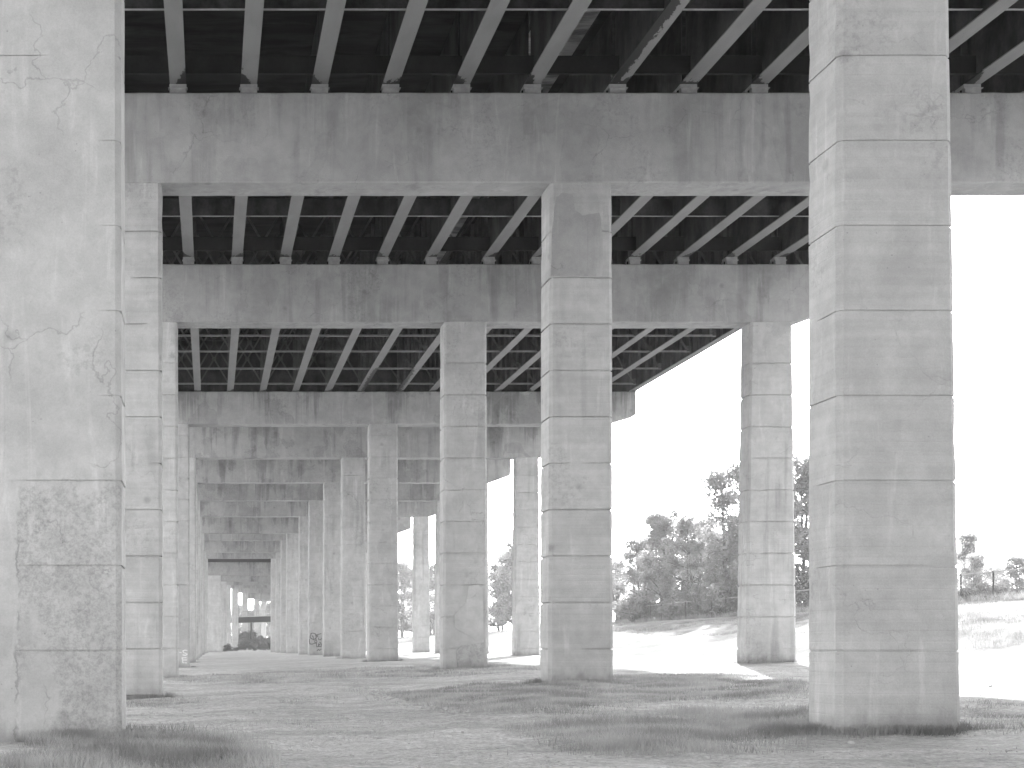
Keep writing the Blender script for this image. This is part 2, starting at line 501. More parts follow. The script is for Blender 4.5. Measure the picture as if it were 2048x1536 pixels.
def make_column(i, units, label, mat, w=1.64, flare=0.06, ch=0.085, fade=None, rough=0.008, z_top=None, gd=0.022, lean=0.0):
    y = bent_y(i) + 0.03
    x = units * U
    z0 = min(gz(x - .8, y), gz(x + .8, y), gz(x, y + 1)) - 0.4
    z1 = (bot_z(i) if z_top is None else z_top) + 0.02
    joints = []
    k = -1
    jo = EYE + {1: -0.03, 2: 0.0}.get(i, 0.02)
    while jo + k * JOINT < z1 - 0.5:
        if jo + k * JOINT > z0 + 0.5:
            joints.append((jo + k * JOINT, k))
        k += 1
    zs = []
    step = 0.31 if i <= 3 else 0.62
    z = z0
    gh = 0.015 if i == 1 else 0.019 if i == 2 else 0.027
    if i > 1: gd = 0.045
    while z < z1:
        if all(abs(z - j) > 0.06 for j, _ in joints):
            zs.append((z, 0, None))
        z += step
    for j, k in joints:
        zs += [(j - gh - .003, 0, None), (j - gh, 1, k), (j + gh, 1, k), (j + gh + .003, 0, None)]
    zs.append((z1, 0, None))
    zs.sort(key=lambda t: t[0])
    mb = MB()
    rings = []
    sd = i * 7.3 + units * .01
    for z, g, k in zs:
        t = (z1 - z) / (z1 - z0)
        sec = section(w * (1 + flare * t), DEPTH - 0.06, ch)
        ring = []
        for n, (px, py, nx_, ny_) in enumerate(sec):
            ins = 0.0
            if g:
                ins = gd
                if fade:
                    ins *= fade(px / w + 0.5, py, k, nx_, ny_)
                else:
                    if mnoise.noise(Vector((px * 1.1 + sd, py * 1.1, z * 3.7))) > 0.36:
                        ins = 0.0
            e = mnoise.noise(Vector((px * 1.3 + sd, py * 1.3 + 5, z * 1.9))) * rough
            corner = (abs(abs(px) - w / 2) < 0.3)
            if corner:
                e += min(0.0, mnoise.noise(Vector((px * 2 + sd, py, z * 2.7))) + 0.15) * rough * 4.5
            ring.append((px + lean * t + nx_ * (e - ins), py + ny_ * (e - ins), z - z0))
        rings.append(ring)
    mb.loft(rings)
    o = mb.build("concrete_column", mat, loc=(x, y, z0))
    tag(o, label, "column")
    return o

def left_fade(u, py, k, nx_, ny_):
    if ny_ == -1:                       # front face: old joints show only where no mortar covers them
        if k in (0, 1, 2, -1): return 1.0 if u > 0.27 else 0.0
        if k in (3, 4, 5, 6): return 1.0 if u > 0.84 else 0.0
        if k in (7, 8): return 1.0 if u < 0.45 else 0.0
        return 0.0
    if nx_ == 1: return 1.0
    return 0.4

def right_fade(u, py, k, nx_, ny_):
    if ny_ == -1 and k == 1: return 1.0 if u < 0.72 else 0.0
    if ny_ == -1 and k == 0: return 1.0 if u < 0.78 else 0.0
    if nx_ == -1 and k in (1, 2, 4): return 1.0 if py < 0.75 else 0.0
    return 1.0

ORD = {0: "", 1: "nearest", 2: "second", 3: "third", 4: "fourth", 5: "fifth", 6: "sixth", 7: "seventh", 8: "eighth", 9: "ninth", 10: "tenth",
       11: "eleventh", 12: "twelfth", 13: "thirteenth", 14: "fourteenth", 15: "fifteenth", 16: "sixteenth", 17: "seventeenth", 18: "eighteenth", 19: "nineteenth"}
LL = {1: "huge pale concrete pillar filling the left edge, blotchy and cracked low down",
      2: "smooth pale jointed pillar right behind the huge left foreground pillar",
      3: "narrow pale pillar, third back in the left row of pillars",
      4: "pillar of the left row with small white spray letters near its foot"}
CL = {1: "thick pale concrete pillar in the right foreground with evenly spaced grooves and grass at its foot",
      2: "tall jointed pillar in the middle of the picture with stained square top",
      3: "weathered middle row pillar with wavy cracked patch near its foot",
      4: "middle row pillar directly left of the one with the wavy patch",
      7: "pale pillar deep in the tunnel with dark scribbled graffiti at its foot"}
RL = {3: "slim pale pillar standing in the sun in front of the trees beside the embankment",
      5: "pale pillar seen against bright sky left of the central pillar, bush beside it",
      6: "pale sliver of a pillar showing just right of the pillar with the wavy patch",
      8: "slim bright pillar seen through the narrow sunny gap with trees on both sides"}
GRP_L, GRP_C, GRP_R = "pillars of the left row", "pillars of the middle row", "pillars of the right row"
columns = {}
LL.update({13: "bright pillar standing alone at the left of the far tunnel opening",
           14: "greyer shaded pillar just right of the bright pillar at the tunnel's end",
           15: "slim pillar between the greyer shaded pillar and the one with bushes at its foot",
           16: "light pillar with bushes at its foot, directly left of the far dark footbridge",
           17: "leftmost pale pillar showing above the dark footbridge",
           18: "middle pale pillar showing above and below the dark footbridge",
           19: "rightmost pale pillar at the footbridge, beside the tunnel's right wall"})
WL = {1: 1.94, 13: 2.5, 14: 1.6, 15: 1.2, 16: 1.75, 17: 1.75, 18: 1.8, 19: 1.85}
for i in range(1, 20):
    lab = LL.get(i, "%s pillar back in the left row, a thin strip in the tunnel" % ORD[i])
    o = make_column(i, LEFT[i], lab, M['column_worn'] if i == 1 else M['column_board'] if i in (2, 3, 13) else M['column'],
                    fade=left_fade if i == 1 else None, w=WL.get(i, 1.64), flare=0.03)
    tag(o, group=GRP_L); columns[('l', i)] = o
for i in range(1, 14):
    lab = CL.get(i, "%s pillar back in the middle row, right wall of the tunnel" % ORD[i])
    o = make_column(i, CENT[i], lab, M['column_board'] if i in (1, 2) else M['column'], fade=right_fade if i == 1 else None,
                    w=1.59 if i == 1 else 1.64, flare=0.139 if i == 1 else 0.05, rough=0.009 if i < 3 else 0.01, lean=.111 if i == 1 else 0.0)
    tag(o, group=GRP_C); columns[('c', i)] = o
for i in (1, 2, 3, 4, 5, 6, 7, 8, 9, 10, 11, 12):
    lab = RL.get(i, "%s pillar back in the right row, mostly hidden behind nearer pillars" % ORD[i])
    o = make_column(i, RIGHT[i], lab, M['column'], flare=0.22 if i == 3 else 0.1, w=1.62, rough=0.012)
    tag(o, group=GRP_R); columns[('r', i)] = o

# cap beams: lofted along X with small edge irregularity, right cantilever tapered
BL = {1: "cap beam of the nearest bent above the frame",
      2: "nearest broad concrete cap beam across the top of the picture, dark drip stains",
      3: "second concrete cap beam back, resting on the pillar with the square stained top",
      4: "third cap beam, its tapered right end glaring against the white sky"}
def make_beam(i):
    y = bent_y(i); zb = bot_z(i); h = BEAM_H.get(i, 2.25 if i < 12 else 2.0)
    xl = LEFT[i] * U - 2.9
    xr = (RIGHT[i] if i in RIGHT else CENT[i]) * U + (2.5 if i == 4 else 2.65)
    xt = xr - 1.75                             # taper starts
    mb = MB(); rings = []
    x = xl
    xs = list(np.arange(xl, xr, 0.45 if i < 5 else 0.9)) + [xr]
    c = 0.03
    for x in xs:
        low = max(0.0, (x - xt) / (xr - xt)) * h * 0.28
        r = []
        for (py, pz) in ((c, 0), (DEPTH - c, 0), (DEPTH, c), (DEPTH, h - c), (DEPTH - c, h), (c, h), (0, h - c), (0, h * .5), (0, c)):
            if pz < h * .5: pz2 = pz + low
            else: pz2 = pz
            e = mnoise.noise(Vector((x * 1.7 + i * 9, py * 2, pz * 2))) * 0.014
            e2 = mnoise.noise(Vector((x * 1.9 + i * 5, py * 2 + 7, pz * 2))) * 0.014
            r.append((x - xl, py + e, pz2 + e2))
        rings.append(r)
    mb.loft(rings)
    o = mb.build("cap_beam", M['beam'] if i < 4 else M['beam_far'], loc=(xl, y, zb))
    tag(o, BL.get(i, "%s cap beam into the tunnel, counted from the nearest" % ORD[i - 1]), "beam", "concrete cap beams across the viaduct")
    return o
beams = {i: make_beam(i) for i in range(1, 20)}

# ------------------------------------------------------------------ deck slabs
def slab_z(i):            # soffit height over bent i
    if i <= 1: return 17.95
    if i == 2: return 18.35
    if i == 3: return 18.75
    if i == 4: return 19.1
    return bot_z(i) + 2.25 + 0.35 + 1.05
def lshift(i): return 0.0 if i < 5 else (CENT[i] - 1374) * U if i < 13 else (LEFT[i] + 293) * U
EDGE_L, EDGE_R, GAP = -5.9, 25.3, 9.68
prev = None
spans = [(-4, -3), (-3, -2), (-2, -1), (-1, 1)] + [(i, i + 1) for i in range(1, 19)]
YB = dict((i, bent_y(i) + DEPTH / 2) for i in R)
YB[-1] = -14.0; YB[-2] = -32.0; YB[-3] = -58.0; YB[-4] = -92.0
def sz(i): return slab_z(i) if i > 0 else 17.95 - 0.3 * abs(i)
deck_names = {(1, 2): "dark stained deck slab over the nearest girders with concrete barriers",
              (2, 3): "deck slab over the second row of girders behind the nearest cap beam",
              (3, 4): "deck slab over the cross braced girders with sunlit right edge"}
for a, b in spans:
    ya, yb = YB[a] + 0.02, YB[b] - 0.02
    za, zb = sz(a), sz(b)
    sa, sb = (lshift(a) if a > 0 else 0), (lshift(b) if b > 0 else 0)
    root = empty("bridge_deck", (0, ya, za))
    tag(root, deck_names.get((a, b), "deck slab over the %s span of the viaduct" % ({-4: "rearmost", -3: "second rearmost", -2: "third rearmost", -1: "camera's own"}.get(a) or ORD[a])), "bridge deck", "deck slabs of the viaduct")
    def strip(x0, x1, t0, t1, name, mat, label=None):
        m = MB()
        r = []
        for yy, zz, s in ((0, 0, sa), (yb - ya, zb - za, sb)):
            r.append([(x0 + s, yy, zz + t0), (x1 + s, yy, zz + t0), (x1 + s, yy, zz + t1), (x0 + s, yy, zz + t1)])
        m.loft(r)
        o = m.build(name, mat, root)
        return o
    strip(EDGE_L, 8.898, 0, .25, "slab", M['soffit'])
    strip(8.9, 10.5, .004, .25, "median_slab", M['soffit_gap_lit'])  # closed strip whose pale colour stands in for light at the deck gap
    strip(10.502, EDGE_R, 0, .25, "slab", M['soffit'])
    strip(EDGE_L + .3, 9.2, .254, .33, "road_surface", M['asphalt'])
    strip(10.2, EDGE_R - .3, .254, .33, "road_surface", M['asphalt'])
    strip(EDGE_R - .28, EDGE_R - .02, .254, 1.1, "barrier", M['barrier'])
    strip(EDGE_L + .02, EDGE_L + .28, .254, 1.1, "barrier", M['barrier'])

# ------------------------------------------------------------------ girders
GX = [-0.85 + 1.88 * k for k in (-2, -1, 0, 1, 2, 3, 4, 5)] + [10.8 + 1.88 * k for k in range(8)]
SIDE = ["first", "second", "third", "fourth", "fifth", "sixth", "seventh", "eighth"]
def girder(a, b, zb_a, zb_b, depth, fw, special=None, stiff=False, bearing_h=0.26, beam_top=None):
    """returns a prototype; origin at the far bent's bearing point, girder runs to -Y"""
    ya, yb = YB[a] + 0.2, YB[b] - 0.22
    L = yb - ya; dz = zb_a - zb_b
    root = empty("steel_girder", (0, yb, zb_b))
    def lofty(pts, name, mat):
        m = MB()
        r = []
        for t in np.linspace(0, 1, 9):
            r.append([(x, -L * t, z + dz * t) for x, z in pts])
        m.loft(r)
        return m.build(name, mat, root)
    h = fw / 2
    lofty([(-h, 0), (-h, .035), (h, .035), (h, 0)], "bottom_flange", M[special] if special else M['flange'])
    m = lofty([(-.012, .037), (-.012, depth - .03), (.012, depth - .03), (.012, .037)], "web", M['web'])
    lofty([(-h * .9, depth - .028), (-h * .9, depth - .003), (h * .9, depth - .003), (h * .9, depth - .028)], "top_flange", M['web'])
    if stiff:
        m = MB()
        n = int(L / 1.4)
        for k in range(n + 1):
            yy = -0.1 - (L - .3) * k / n
            zo = dz * (-yy / L)
            for s in (-1, 1):
                x0, x1 = (.014, .15) if s > 0 else (-.15, -.014)
                m.box(x0, x1, yy - .008, yy + .008, .04 + zo, depth - .03 + zo)
        m.build("stiffener", M['brace'], root)
    # bearing at the far bent: sole plate and a shoe on the cap beam
    bt = beam_top - zb_b
    m = MB()
    m.box(-h * 1.05, h * 1.05, -.20, .25, bt + (-.004 - bt) * .62, -.004)
    m.box(-h * 1.2, h * 1.2, -.26, .25, bt + (-.004 - bt) * .55, bt + (-.004 - bt) * .62 - .001)
    m.box(-h * .98, h * .98, -.24, .25, bt + .002, bt + (-.004 - bt) * .55 - .001)
    bo = m.build("bearing", M['bearing'], root)
    m = MB()
    for sx in (-1, 1):
        m2 = MB()
        m2.tube((sx * h * 1.18, -.1, bt + .001), (sx * h * 1.18, -.1, bt + (-bt) * .5), .025)
        m2.box(sx * h * 1.18 - .05, sx * h * 1.18 + .05, -.15, -.05, bt + .004, bt + .03)
        m2.build("anchor_bolt", M['rust'], bo)
    return root

def beam_top(i): return bot_z(i) + BEAM_H.get(i, 2.25)
GB = {1: 16.85, 2: EYE + 14.97, 3: EYE + 15.2}
GB[1] = GB[2] - 0.3
specs = {
    2: dict(a=1, b=2, za=GB[1], zb=GB[2], d=sz(2) - GB[2], fw=.43, shift=0.0, stiff=False, where="nearest row"),
    3: dict(a=2, b=3, za=GB[2] + .02, zb=GB[3], d=sz(3) - GB[3], fw=.42, shift=0.02, stiff=False, where="row behind the nearest cap beam"),
    4: dict(a=3, b=4, za=EYE + 14.72, zb=beam_top(4) + .05, d=sz(4) - beam_top(4) - .05, fw=.38, shift=0.14, stiff=True, where="cross braced row"),
}
# make the girder tops meet the deck: tops are parallel to the bottoms
specs[5] = dict(a=4, b=5, za=beam_top(4) + .9, zb=beam_top(5) + .3, d=1.0, fw=.4, shift=0.2, stiff=False, where="row beyond the third cap beam")
def place_girders(key, s):
    protos = {}
    for n, gxv in enumerate(GX):
        if key == 5 and n < 13: continue
        sp = None
        if key == 2 and n == 8: sp = 'flange_bad'
        if key == 2 and n == 7: sp = None
        if key == 4 and n == 7: sp = 'flange_bad_right'
        if key == 4 and n == 8: sp = 'flange_bad'
        if sp not in protos:
            o = girder(s['a'], s['b'], s['za'], s['zb'], s['d'], s['fw'], sp, s['stiff'], beam_top=beam_top(s['b']))
            protos[sp] = o
        else:
            o = copy_tree(protos[sp])
        o.location.x = gxv + s['shift'] + (.28 if n == 15 and key in (4, 5) else 0)
        half = "left" if n < 8 else "right"
        k = n if n < 8 else n - 8
        o["label"] = ("badly flaked steel girder, %s of the %s half, %s" if sp else "grey steel girder, %s of the %s half, %s") % (SIDE[k], half, s['where'])
        o["category"] = "girder"
        o["group"] = "steel girders under the deck"
for key, s in specs.items():
    place_girders(key, s)

# ------------------------------------------------------------------ cross beams and bracing between the girders
def girder_z(s, y):
    ya, yb = YB[s['a']] + .2, YB[s['b']] - .22
    t = (yb - y) / (yb - ya)
    return s['zb'] + (s['za'] - s['zb']) * t
def channel_row(s, y, z0, hgt, label, mat='web', lip='strut'):
    root = empty("cross_beam", (0, y, girder_z(s, y) + z0))
    tag(root, label, "cross beam", "cross beams between the girders")
    for n in range(len(GX) - 1):
        x0, x1 = GX[n] + s['shift'] + .02, GX[n + 1] + s['shift'] - .02 + (.3 if s is specs[4] and n == len(GX) - 2 else 0)
        m = MB(); m.box(x0, x1, -.01, .01, .014, hgt); o = m.build("channel_web", M[mat], root)
        m = MB(); m.box(x0, x1, -.09, .0, 0, .012); m.build("channel_flange", M[lip], o)
s = specs[2]
channel_row(s, 20.5 * 1.65, .26, .62, "thin pale edged cross beam at the very top between the nearest girders")
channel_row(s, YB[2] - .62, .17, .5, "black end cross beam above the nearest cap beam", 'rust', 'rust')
channel_row(specs[2], YB[1] + 4.5, .28, .62, "cross beam over the camera's side of the nearest girders")
s = specs[3]
channel_row(s, 20.5 * 2.47, .22, .64, "cross beam with a pale lower edge between the second row of girders")
channel_row(s, YB[3] - .62, .17, .55, "black end cross beam above the second cap beam", 'rust', 'rust')
channel_row(s, YB[2] + 4.5, .28, .62, "cross beam just behind the nearest cap beam")

def brace_row(s, y, dpt, label, strut=True):
    root = empty("cross_bracing", (0, y, girder_z(s, y)))
    tag(root, label, "cross bracing", "rows of cross bracing between the deep girders")
    for n in range(len(GX) - 1):
        x0, x1 = GX[n] + s['shift'] + .17, GX[n + 1] + s['shift'] - .17
        m = MB()
        m.bar((x0, -.012, .25), (x1, -.012, dpt - .2), .09, .012)
        m.bar((x0, .012, dpt - .2), (x1, .012, .25), .09, .012)
        m.box((x0 + x1) / 2 - .12, (x0 + x1) / 2 + .12, -.004, .004, dpt / 2 - .1, dpt / 2 + .1)
        for xx, sg in ((x0, -1), (x1, 1)):
            m.box(min(xx - .0, xx + sg * .16), max(xx, xx + sg * .16), -.004, .004, .10, .42)
        o = m.build("diagonal_brace", M['brace'], root)
        if strut:
            m = MB(); m.box(x0 - .15, x1 + .15, -.07, .03, .10, .115); m.box(x0 - .15, x1 + .15, .03, .042, .10, .2)
            m.build("bottom_strut", M['strut'], o)
s = specs[4]
dd = s['d']
for n, r in enumerate((2.78, 2.95, 3.12, 3.31, 3.49, 3.71, 3.93)):
    brace_row(s, 20.5 * r, dd, ["first", "second", "third", "fourth", "fifth", "sixth", "last"][n] + " row of X shaped bracing between the deep girders, counted from the viewer")

channel_row(s, YB[4] + .05, .02, dd - .05, "end cross beam closing the deep girders above the third cap beam", 'web', 'rust')

# ------------------------------------------------------------------ graffiti (flat paint on the pillars)
def strokes(name, parent, x0, zbase, y, pls, width, mat, scale):
    m = MB()
    n = 0
    for pl in pls:
        for (a, b) in zip(pl[:-1], pl[1:]):
            p = Vector((x0 + a[0] * scale, 0, zbase + a[1] * scale)); q = Vector((x0 + b[0] * scale, 0, zbase + b[1] * scale))
            d = (q - p)
            if d.length < 1e-5: continue
            d.normalize(); nn = Vector((-d.z, 0, d.x)) * width / 2
            yy = y - 0.0008 * (n % 5); n += 1
            m.add([(v.x, yy, v.z) for v in (p - nn - d * width * .4, q - nn + d * width * .4, q + nn + d * width * .4, p + nn - d * width * .4)], [(0, 1, 2, 3)])
    return m.build(name, mat, parent)
c7 = columns[('c', 7)]
S7 = 6.56 * U                        # metres per photo pixel at that pillar
def g7(pts): return [((x - 360) / 17.06, (1230 - y) / 17.06) for x, y in pts]
pls = [g7([(440, 500), (410, 560), (400, 620), (440, 660), (470, 670), (440, 650)]), g7([(385, 680), (375, 760), (400, 840), (470, 850), (560, 820), (600, 815)]),
       g7([(430, 480), (500, 470), (580, 490), (600, 560), (610, 620), (670, 570), (590, 540), (700, 510), (780, 490)]),
       g7([(490, 700), (540, 690), (600, 640), (610, 700), (640, 760), (620, 810), (560, 780), (570, 730), (600, 700)]),
       g7([(470, 560), (510, 600), (510, 660), (540, 700)]), g7([(690, 640), (700, 700), (770, 700), (790, 640)]),
       g7([(620, 820), (630, 940), (690, 930), (690, 830)]), g7([(720, 780), (760, 800), (790, 850), (780, 930), (710, 930), (700, 860), (740, 840), (740, 880)]),
       g7([(640, 1080), (690, 1030), (720, 1060), (780, 1030)])]
strokes("graffiti", c7, -1.62 / 2 - .02, gz(c7.location.x, c7.location.y) - c7.location.z, -.02, pls, .075, M['spray_dark'], S7)
c4 = columns[('l', 4)]
S4 = 4.0 * U
def g4(pts): return [((x - 640) / 23.6, (1400 - y) / 23.6) for x, y in pts]
pls = [g4([(530, 590), (430, 570), (340, 610), (370, 690), (470, 720), (540, 770), (470, 820), (340, 800)]), g4([(500, 930), (300, 940), (320, 1040), (340, 1150), (370, 1180)]),
       g4([(320, 1040), (520, 1040)]), g4([(430, 1170), (510, 1180)]), g4([(190, 680), (260, 690)])]
strokes("graffiti", c4, .82, gz(c4.location.x, c4.location.y) - c4.location.z, -.018, pls, .055, M['spray_white'], S4)

# rough mortar patches with their own outline
def patch(parent, outline, t=0.012, y=0.0, name="repair_patch", mat='patch'):
    n = len(outline)
    pts = []
    for k in range(n):
        a, b = Vector(outline[k]), Vector(outline[(k + 1) % n])
        for j in range(5):
            p = a.lerp(b, j / 5)
            pts.append((p.x + random.uniform(-.012, .012), p.y + random.uniform(-.012, .012)))
    m = MB()
    m.loft([[(x, y, z) for x, z in pts], [(x * .99 + (sum(q[0] for q in pts) / len(pts)) * .01, y - t, z) for x, z in pts]])
    return m.build(name, M[mat], parent)
c3 = columns[('c', 3)]
def p3(px, py): return ((px - VX) * 2.686 * U - c3.location.x, EYE + (VY - py) * 2.686 * U - c3.location.z)
patch(c3, [p3(*q) for q in [(966, 1168), (938, 1172), (932, 1205), (908, 1230), (910, 1256), (922, 1264), (942, 1272), (955, 1286), (968, 1280)]], 0.03)
patch(c3, [p3(*q) for q in [(968, 1285), (925, 1290), (912, 1302), (915, 1340), (968, 1340)]], 0.02, mat='column_worn')
c2 = columns[('c', 2)]
def p2(px, py): return ((px - VX) * 1.834 * U - c2.location.x, EYE + (VY - py) * 1.834 * U - c2.location.z)
patch(c2, [p2(*q) for q in [(1105, 455), (1112, 395), (1125, 385), (1145, 388), (1152, 420), (1165, 430), (1200, 425), (1206, 470), (1206, 552), (1102, 552)]], 0.006, mat='patch_grey')

# ------------------------------------------------------------------ embankment: kerb wall, fences
def along(y): return gz(41.5, y)
m = MB()
r = []
for y in np.arange(40, 330, 3.0):
    z = along(y)
    r.append([(41.2, y, z - .6), (41.45, y, z - .6), (41.45, y, z + .12), (41.2, y, z + .12)])
m.loft(r)
tag(m.build("retaining_kerb", M['kerb']), "low concrete kerb wall along the top of the grassy embankment", "kerb wall")

root = empty("chain_link_fence", (42.0, 50, along(50)))
tag(root, "chain link fence with thin dark posts on top of the embankment", "fence")
ys = np.arange(50, 151, 3.3)
for y in ys:
    m = MB(); z = along(y) - along(50)
    m.tube((0, y - 50, z - .3), (0, y - 50, z + 1.75), .05, n=6)
    m.build("post", M['iron'], root)
m = MB()
for y0, y1 in zip(ys[:-1], ys[1:]):
    for h in (1.7,):
        m.tube((0, y0 - 50, along(y0) - along(50) + h), (0, y1 - 50, along(y1) - along(50) + h), .035, n=5)
m.build("top_rail", M['galv'], root)
m = MB()
for y in np.arange(50, ys[-1] - 1.5, .22):
    z = along(y) - along(50)
    for a, b in ((.05, 1.68), (1.68, .05)):
        m.bar((.0, y - 50, z + a), (.0, y - 50 + 1.6, z + b), .006, .006)
m.build("wire_mesh", M['galv'], root)

root = empty("iron_fence", (42.0, 150, along(150)))
tag(root, "tall dark iron picket fence left of the trees on the embankment", "fence")
z0 = along(150)
for y in (150, 158.5, 167, 175.5, 184):
    m = MB(); m.box(-.06, .06, y - 150 - .06, y - 150 + .06, -.4, 2.5); m.build("post", M['iron'], root)
m = MB()
for y in np.arange(150.2, 184, .3):
    m.box(-.02, .02, y - 150 - .02, y - 150 + .02, .05, 2.3)
m.build("pickets", M['iron'], root)
m = MB()
for h in (.2, 1.2, 2.2):
    m.box(-.03, .03, 0, 34, h, h + .05)
m.build("rail", M['iron'], root)
p = pt(1235, 1250, 42.3 * F / 815)
m = MB(); m.tube((0, 0, -.4), (0, 0, 3.7), .22, .19, 10); m.tube((0, 0, 3.7), (0, 0, 3.85), .25, .1, 10)
tag(m.build("timber_post", M['bark'], loc=(p.x, p.y, gz(p.x, p.y))), "thick dark post standing by the iron fence at the left end of the trees", "post")

# ------------------------------------------------------------------ trees
def leaf_cloud(m_pts, n, size):
    """quads scattered round clump centres; returns verts and faces (numpy)"""
    cs = np.array([c for c, _ in m_pts]); rs = np.array([r for _, r in m_pts])
    w_ = rs ** 2 / (rs ** 2).sum()
    idx = rng.choice(len(cs), n, p=w_)
    d = rng.normal(size=(n, 3)); d /= np.linalg.norm(d, axis=1)[:, None]
    rad = rs[idx] * rng.uniform(0.25, 1.08, n) ** .6
    p = cs[idx] + d * rad[:, None] * np.array([1, 1, .8])
    a = rng.normal(size=(n, 3)); a /= np.linalg.norm(a, axis=1)[:, None]
    b = np.cross(a, rng.normal(size=(n, 3))); b /= np.linalg.norm(b, axis=1)[:, None]
    s = size * rng.uniform(.6, 1.4, n)[:, None]
    v = np.stack([p - a * s, p + b * s * .45, p + a * s, p - b * s * .45], 1).reshape(-1, 3)
    f = np.arange(4 * n).reshape(-1, 4)
    return v, f

def np_mesh(name, v, f, mat, parent=None, loc=None):
    me = bpy.data.meshes.new(name)
    k = f.shape[1]
    me.vertices.add(len(v)); me.vertices.foreach_set('co', np.asarray(v, np.float32).ravel())
    me.loops.add(f.size); me.loops.foreach_set('vertex_index', f.astype(np.int32).ravel())
    me.polygons.add(len(f)); me.polygons.foreach_set('loop_start', np.arange(0, f.size, k, dtype=np.int32))
    me.polygons.foreach_set('loop_total', np.full(len(f), k, np.int32))
    me.materials.append(mat)
    me.update(calc_edges=True); me.validate()
    o = bpy.data.objects.new(name, me); col.objects.link(o)
    if parent: o.parent = parent
    if loc: o.location = loc
    return o

def tree_proto(h, wid, low, leaf='leaf', n=9000, size=.11, stems=2):
    """unit tree of height h"""
    root = empty("tree", (0, 0, 0))
    m = MB(); clumps = []
    for s in range(stems):
        ang = random.uniform(0, 6.28)
        p = Vector((random.uniform(-.3, .3) * (stems > 1), random.uniform(-.3, .3) * (stems > 1), -.3))
        rad = .045 * h / 2.4
        lean = Vector((math.cos(ang), math.sin(ang), 0)) * .12
        segs = 7
        for k in range(segs):
            q = p + Vector((lean.x + random.uniform(-.08, .08), lean.y + random.uniform(-.08, .08), 1)) * (h * .92 / segs)
            m.tube(p, q, rad, rad * .8, 7)
            t = (k + 1) / segs
            if t > low:
                for b in range(3):
                    a = random.uniform(0, 6.28)
                    reach = wid * (1.0 - 0.75 * max(0, (t - .45) / .55)) * random.uniform(.35, 1.0)
                    e = q + Vector((math.cos(a) * reach, math.sin(a) * reach, reach * random.uniform(.15, .7)))
                    m.tube(q, e, rad * .5, rad * .12, 5)
                    for c in range(3):
                        cc = q.lerp(e, random.uniform(.4, 1.1)) + Vector((random.uniform(-.4, .4), random.uniform(-.4, .4), random.uniform(-.4, .4)))
                        clumps.append((tuple(cc), random.uniform(.3, .95) * h / 10))
            p = q; rad *= .8
    m.build("trunk", M['bark'], root)
    v, f = leaf_cloud(clumps, n, size)
    np_mesh("crown", v, f, M[leaf], root)
    return root
protos = [tree_proto(10, 3.8, .1, n=24000, stems=3), tree_proto(10, 3.0, .12, n=19000), tree_proto(10, 4.2, .05, n=26000, stems=4),
          tree_proto(10, 2.2, .08, n=16000, stems=2), tree_proto(10, 3.6, .05, leaf='leaf_dark', n=22000, stems=4),
          tree_proto(10, 3.0, .1, leaf='leaf_pale', n=16000), tree_proto(10, 4.6, .04, leaf='leaf_pale', n=20000, stems=4)]
used = set()
def place_tree(px, X, h, kind, label, rot=None):
    Y = X * F / (px - VX)
    o = protos[kind] if kind not in used else copy_tree(protos[kind])
    used.add(kind)
    o.location = (X, Y, gz(X, Y) - .05)
    o.rotation_euler = (0, 0, random.uniform(0, 6.28) if rot is None else rot)
    sc = h / 10
    o.scale = (sc, sc, sc)
    tag(o, label, "tree", "trees on the embankment")
T = [(419, 0, 0, 0, ''), (1238, 46, 7.4, 1, "small thin tree at the left end of the tree clump, beside the central pillar"),
     (1285, 43.6, 9.0, 2, "bushy tree behind the iron fence, left of the tallest one in the clump"),
     (1335, 43.6, 11.0, 0, "tallest dark tree in the middle of the clump on the embankment"),
     (1388, 43.8, 9.8, 2, "broad tree just right of the tallest tree in the clump"),
     (1432, 54, 10.2, 5, "pale sunlit tree set back between the clump and the tall slim tree"),
     (1474, 43.6, 13.0, 3, "tall slim tree rising left of the sunlit slim pillar"),
     (1450, 44.0, 7.5, 2, "low leafy tree at the foot of the tall slim tree"),
     (1545, 47, 12.0, 3, "tree hidden behind the slim sunlit pillar"),
     (1602, 46, 13.0, 0, "tree showing in the narrow slot between the slim pillar and the thick right pillar"),
     (1300, 58, 10.0, 5, "paler tree standing behind the left part of the clump"),
     (1380, 60, 11.0, 5, "pale slender tree standing behind the right part of the clump"),
     (1000, 46, 11.5, 4, "dark leafy tree left of the pillar seen against bright sky"),
     (1026, 47, 14.5, 0, "taller tree partly behind the pillar seen against bright sky"),
     (865, 44, 15.0, 2, "tree in the thin gap just right of the slim bright far pillar"),
     (806, 42, 17.0, 0, "leafy tree in the gap left of the slim bright far pillar"),
     (835, 47, 15.0, 4, "dark tree behind the slim bright far pillar"),
     (1948, 46, 3.4, 6, "small bushy tree beyond the fence at the right of the thick pillar"),
     (1938, 49, 5.2, 5, "thin young sapling poking above the bush at the right"),
     (2035, 60, 4.6, 2, "greyish rounded tree behind the fence at the right picture edge"),
     (1988, 62, 4.2, 6, "pale tree behind the fence between bush and picture edge")]
for t in T[1:]:
    place_tree(*t)
def far_tree(px, r, top, kind, label):
    Y = 20.5 * r; X = (px - VX) * Y / F
    o = copy_tree(protos[kind]); z = gz(X, Y)
    sc = (EYE + (VY - top) * r * U - z) / 10
    o.location = (X, Y, z); o.scale = (sc, sc, sc); o.rotation_euler = (0, 0, random.uniform(0, 6.28))
    tag(o, label, "tree", "trees beyond the far end of the tunnel")
far_tree(415, 29, 1190, 0, "far tree in the dark slit left of the bright lone pillar")
far_tree(479, 30, 1207, 4, "far tree left of the pale pillars above the footbridge")
far_tree(503, 30, 1218, 4, "far tree between the left and middle pale pillars above the footbridge")
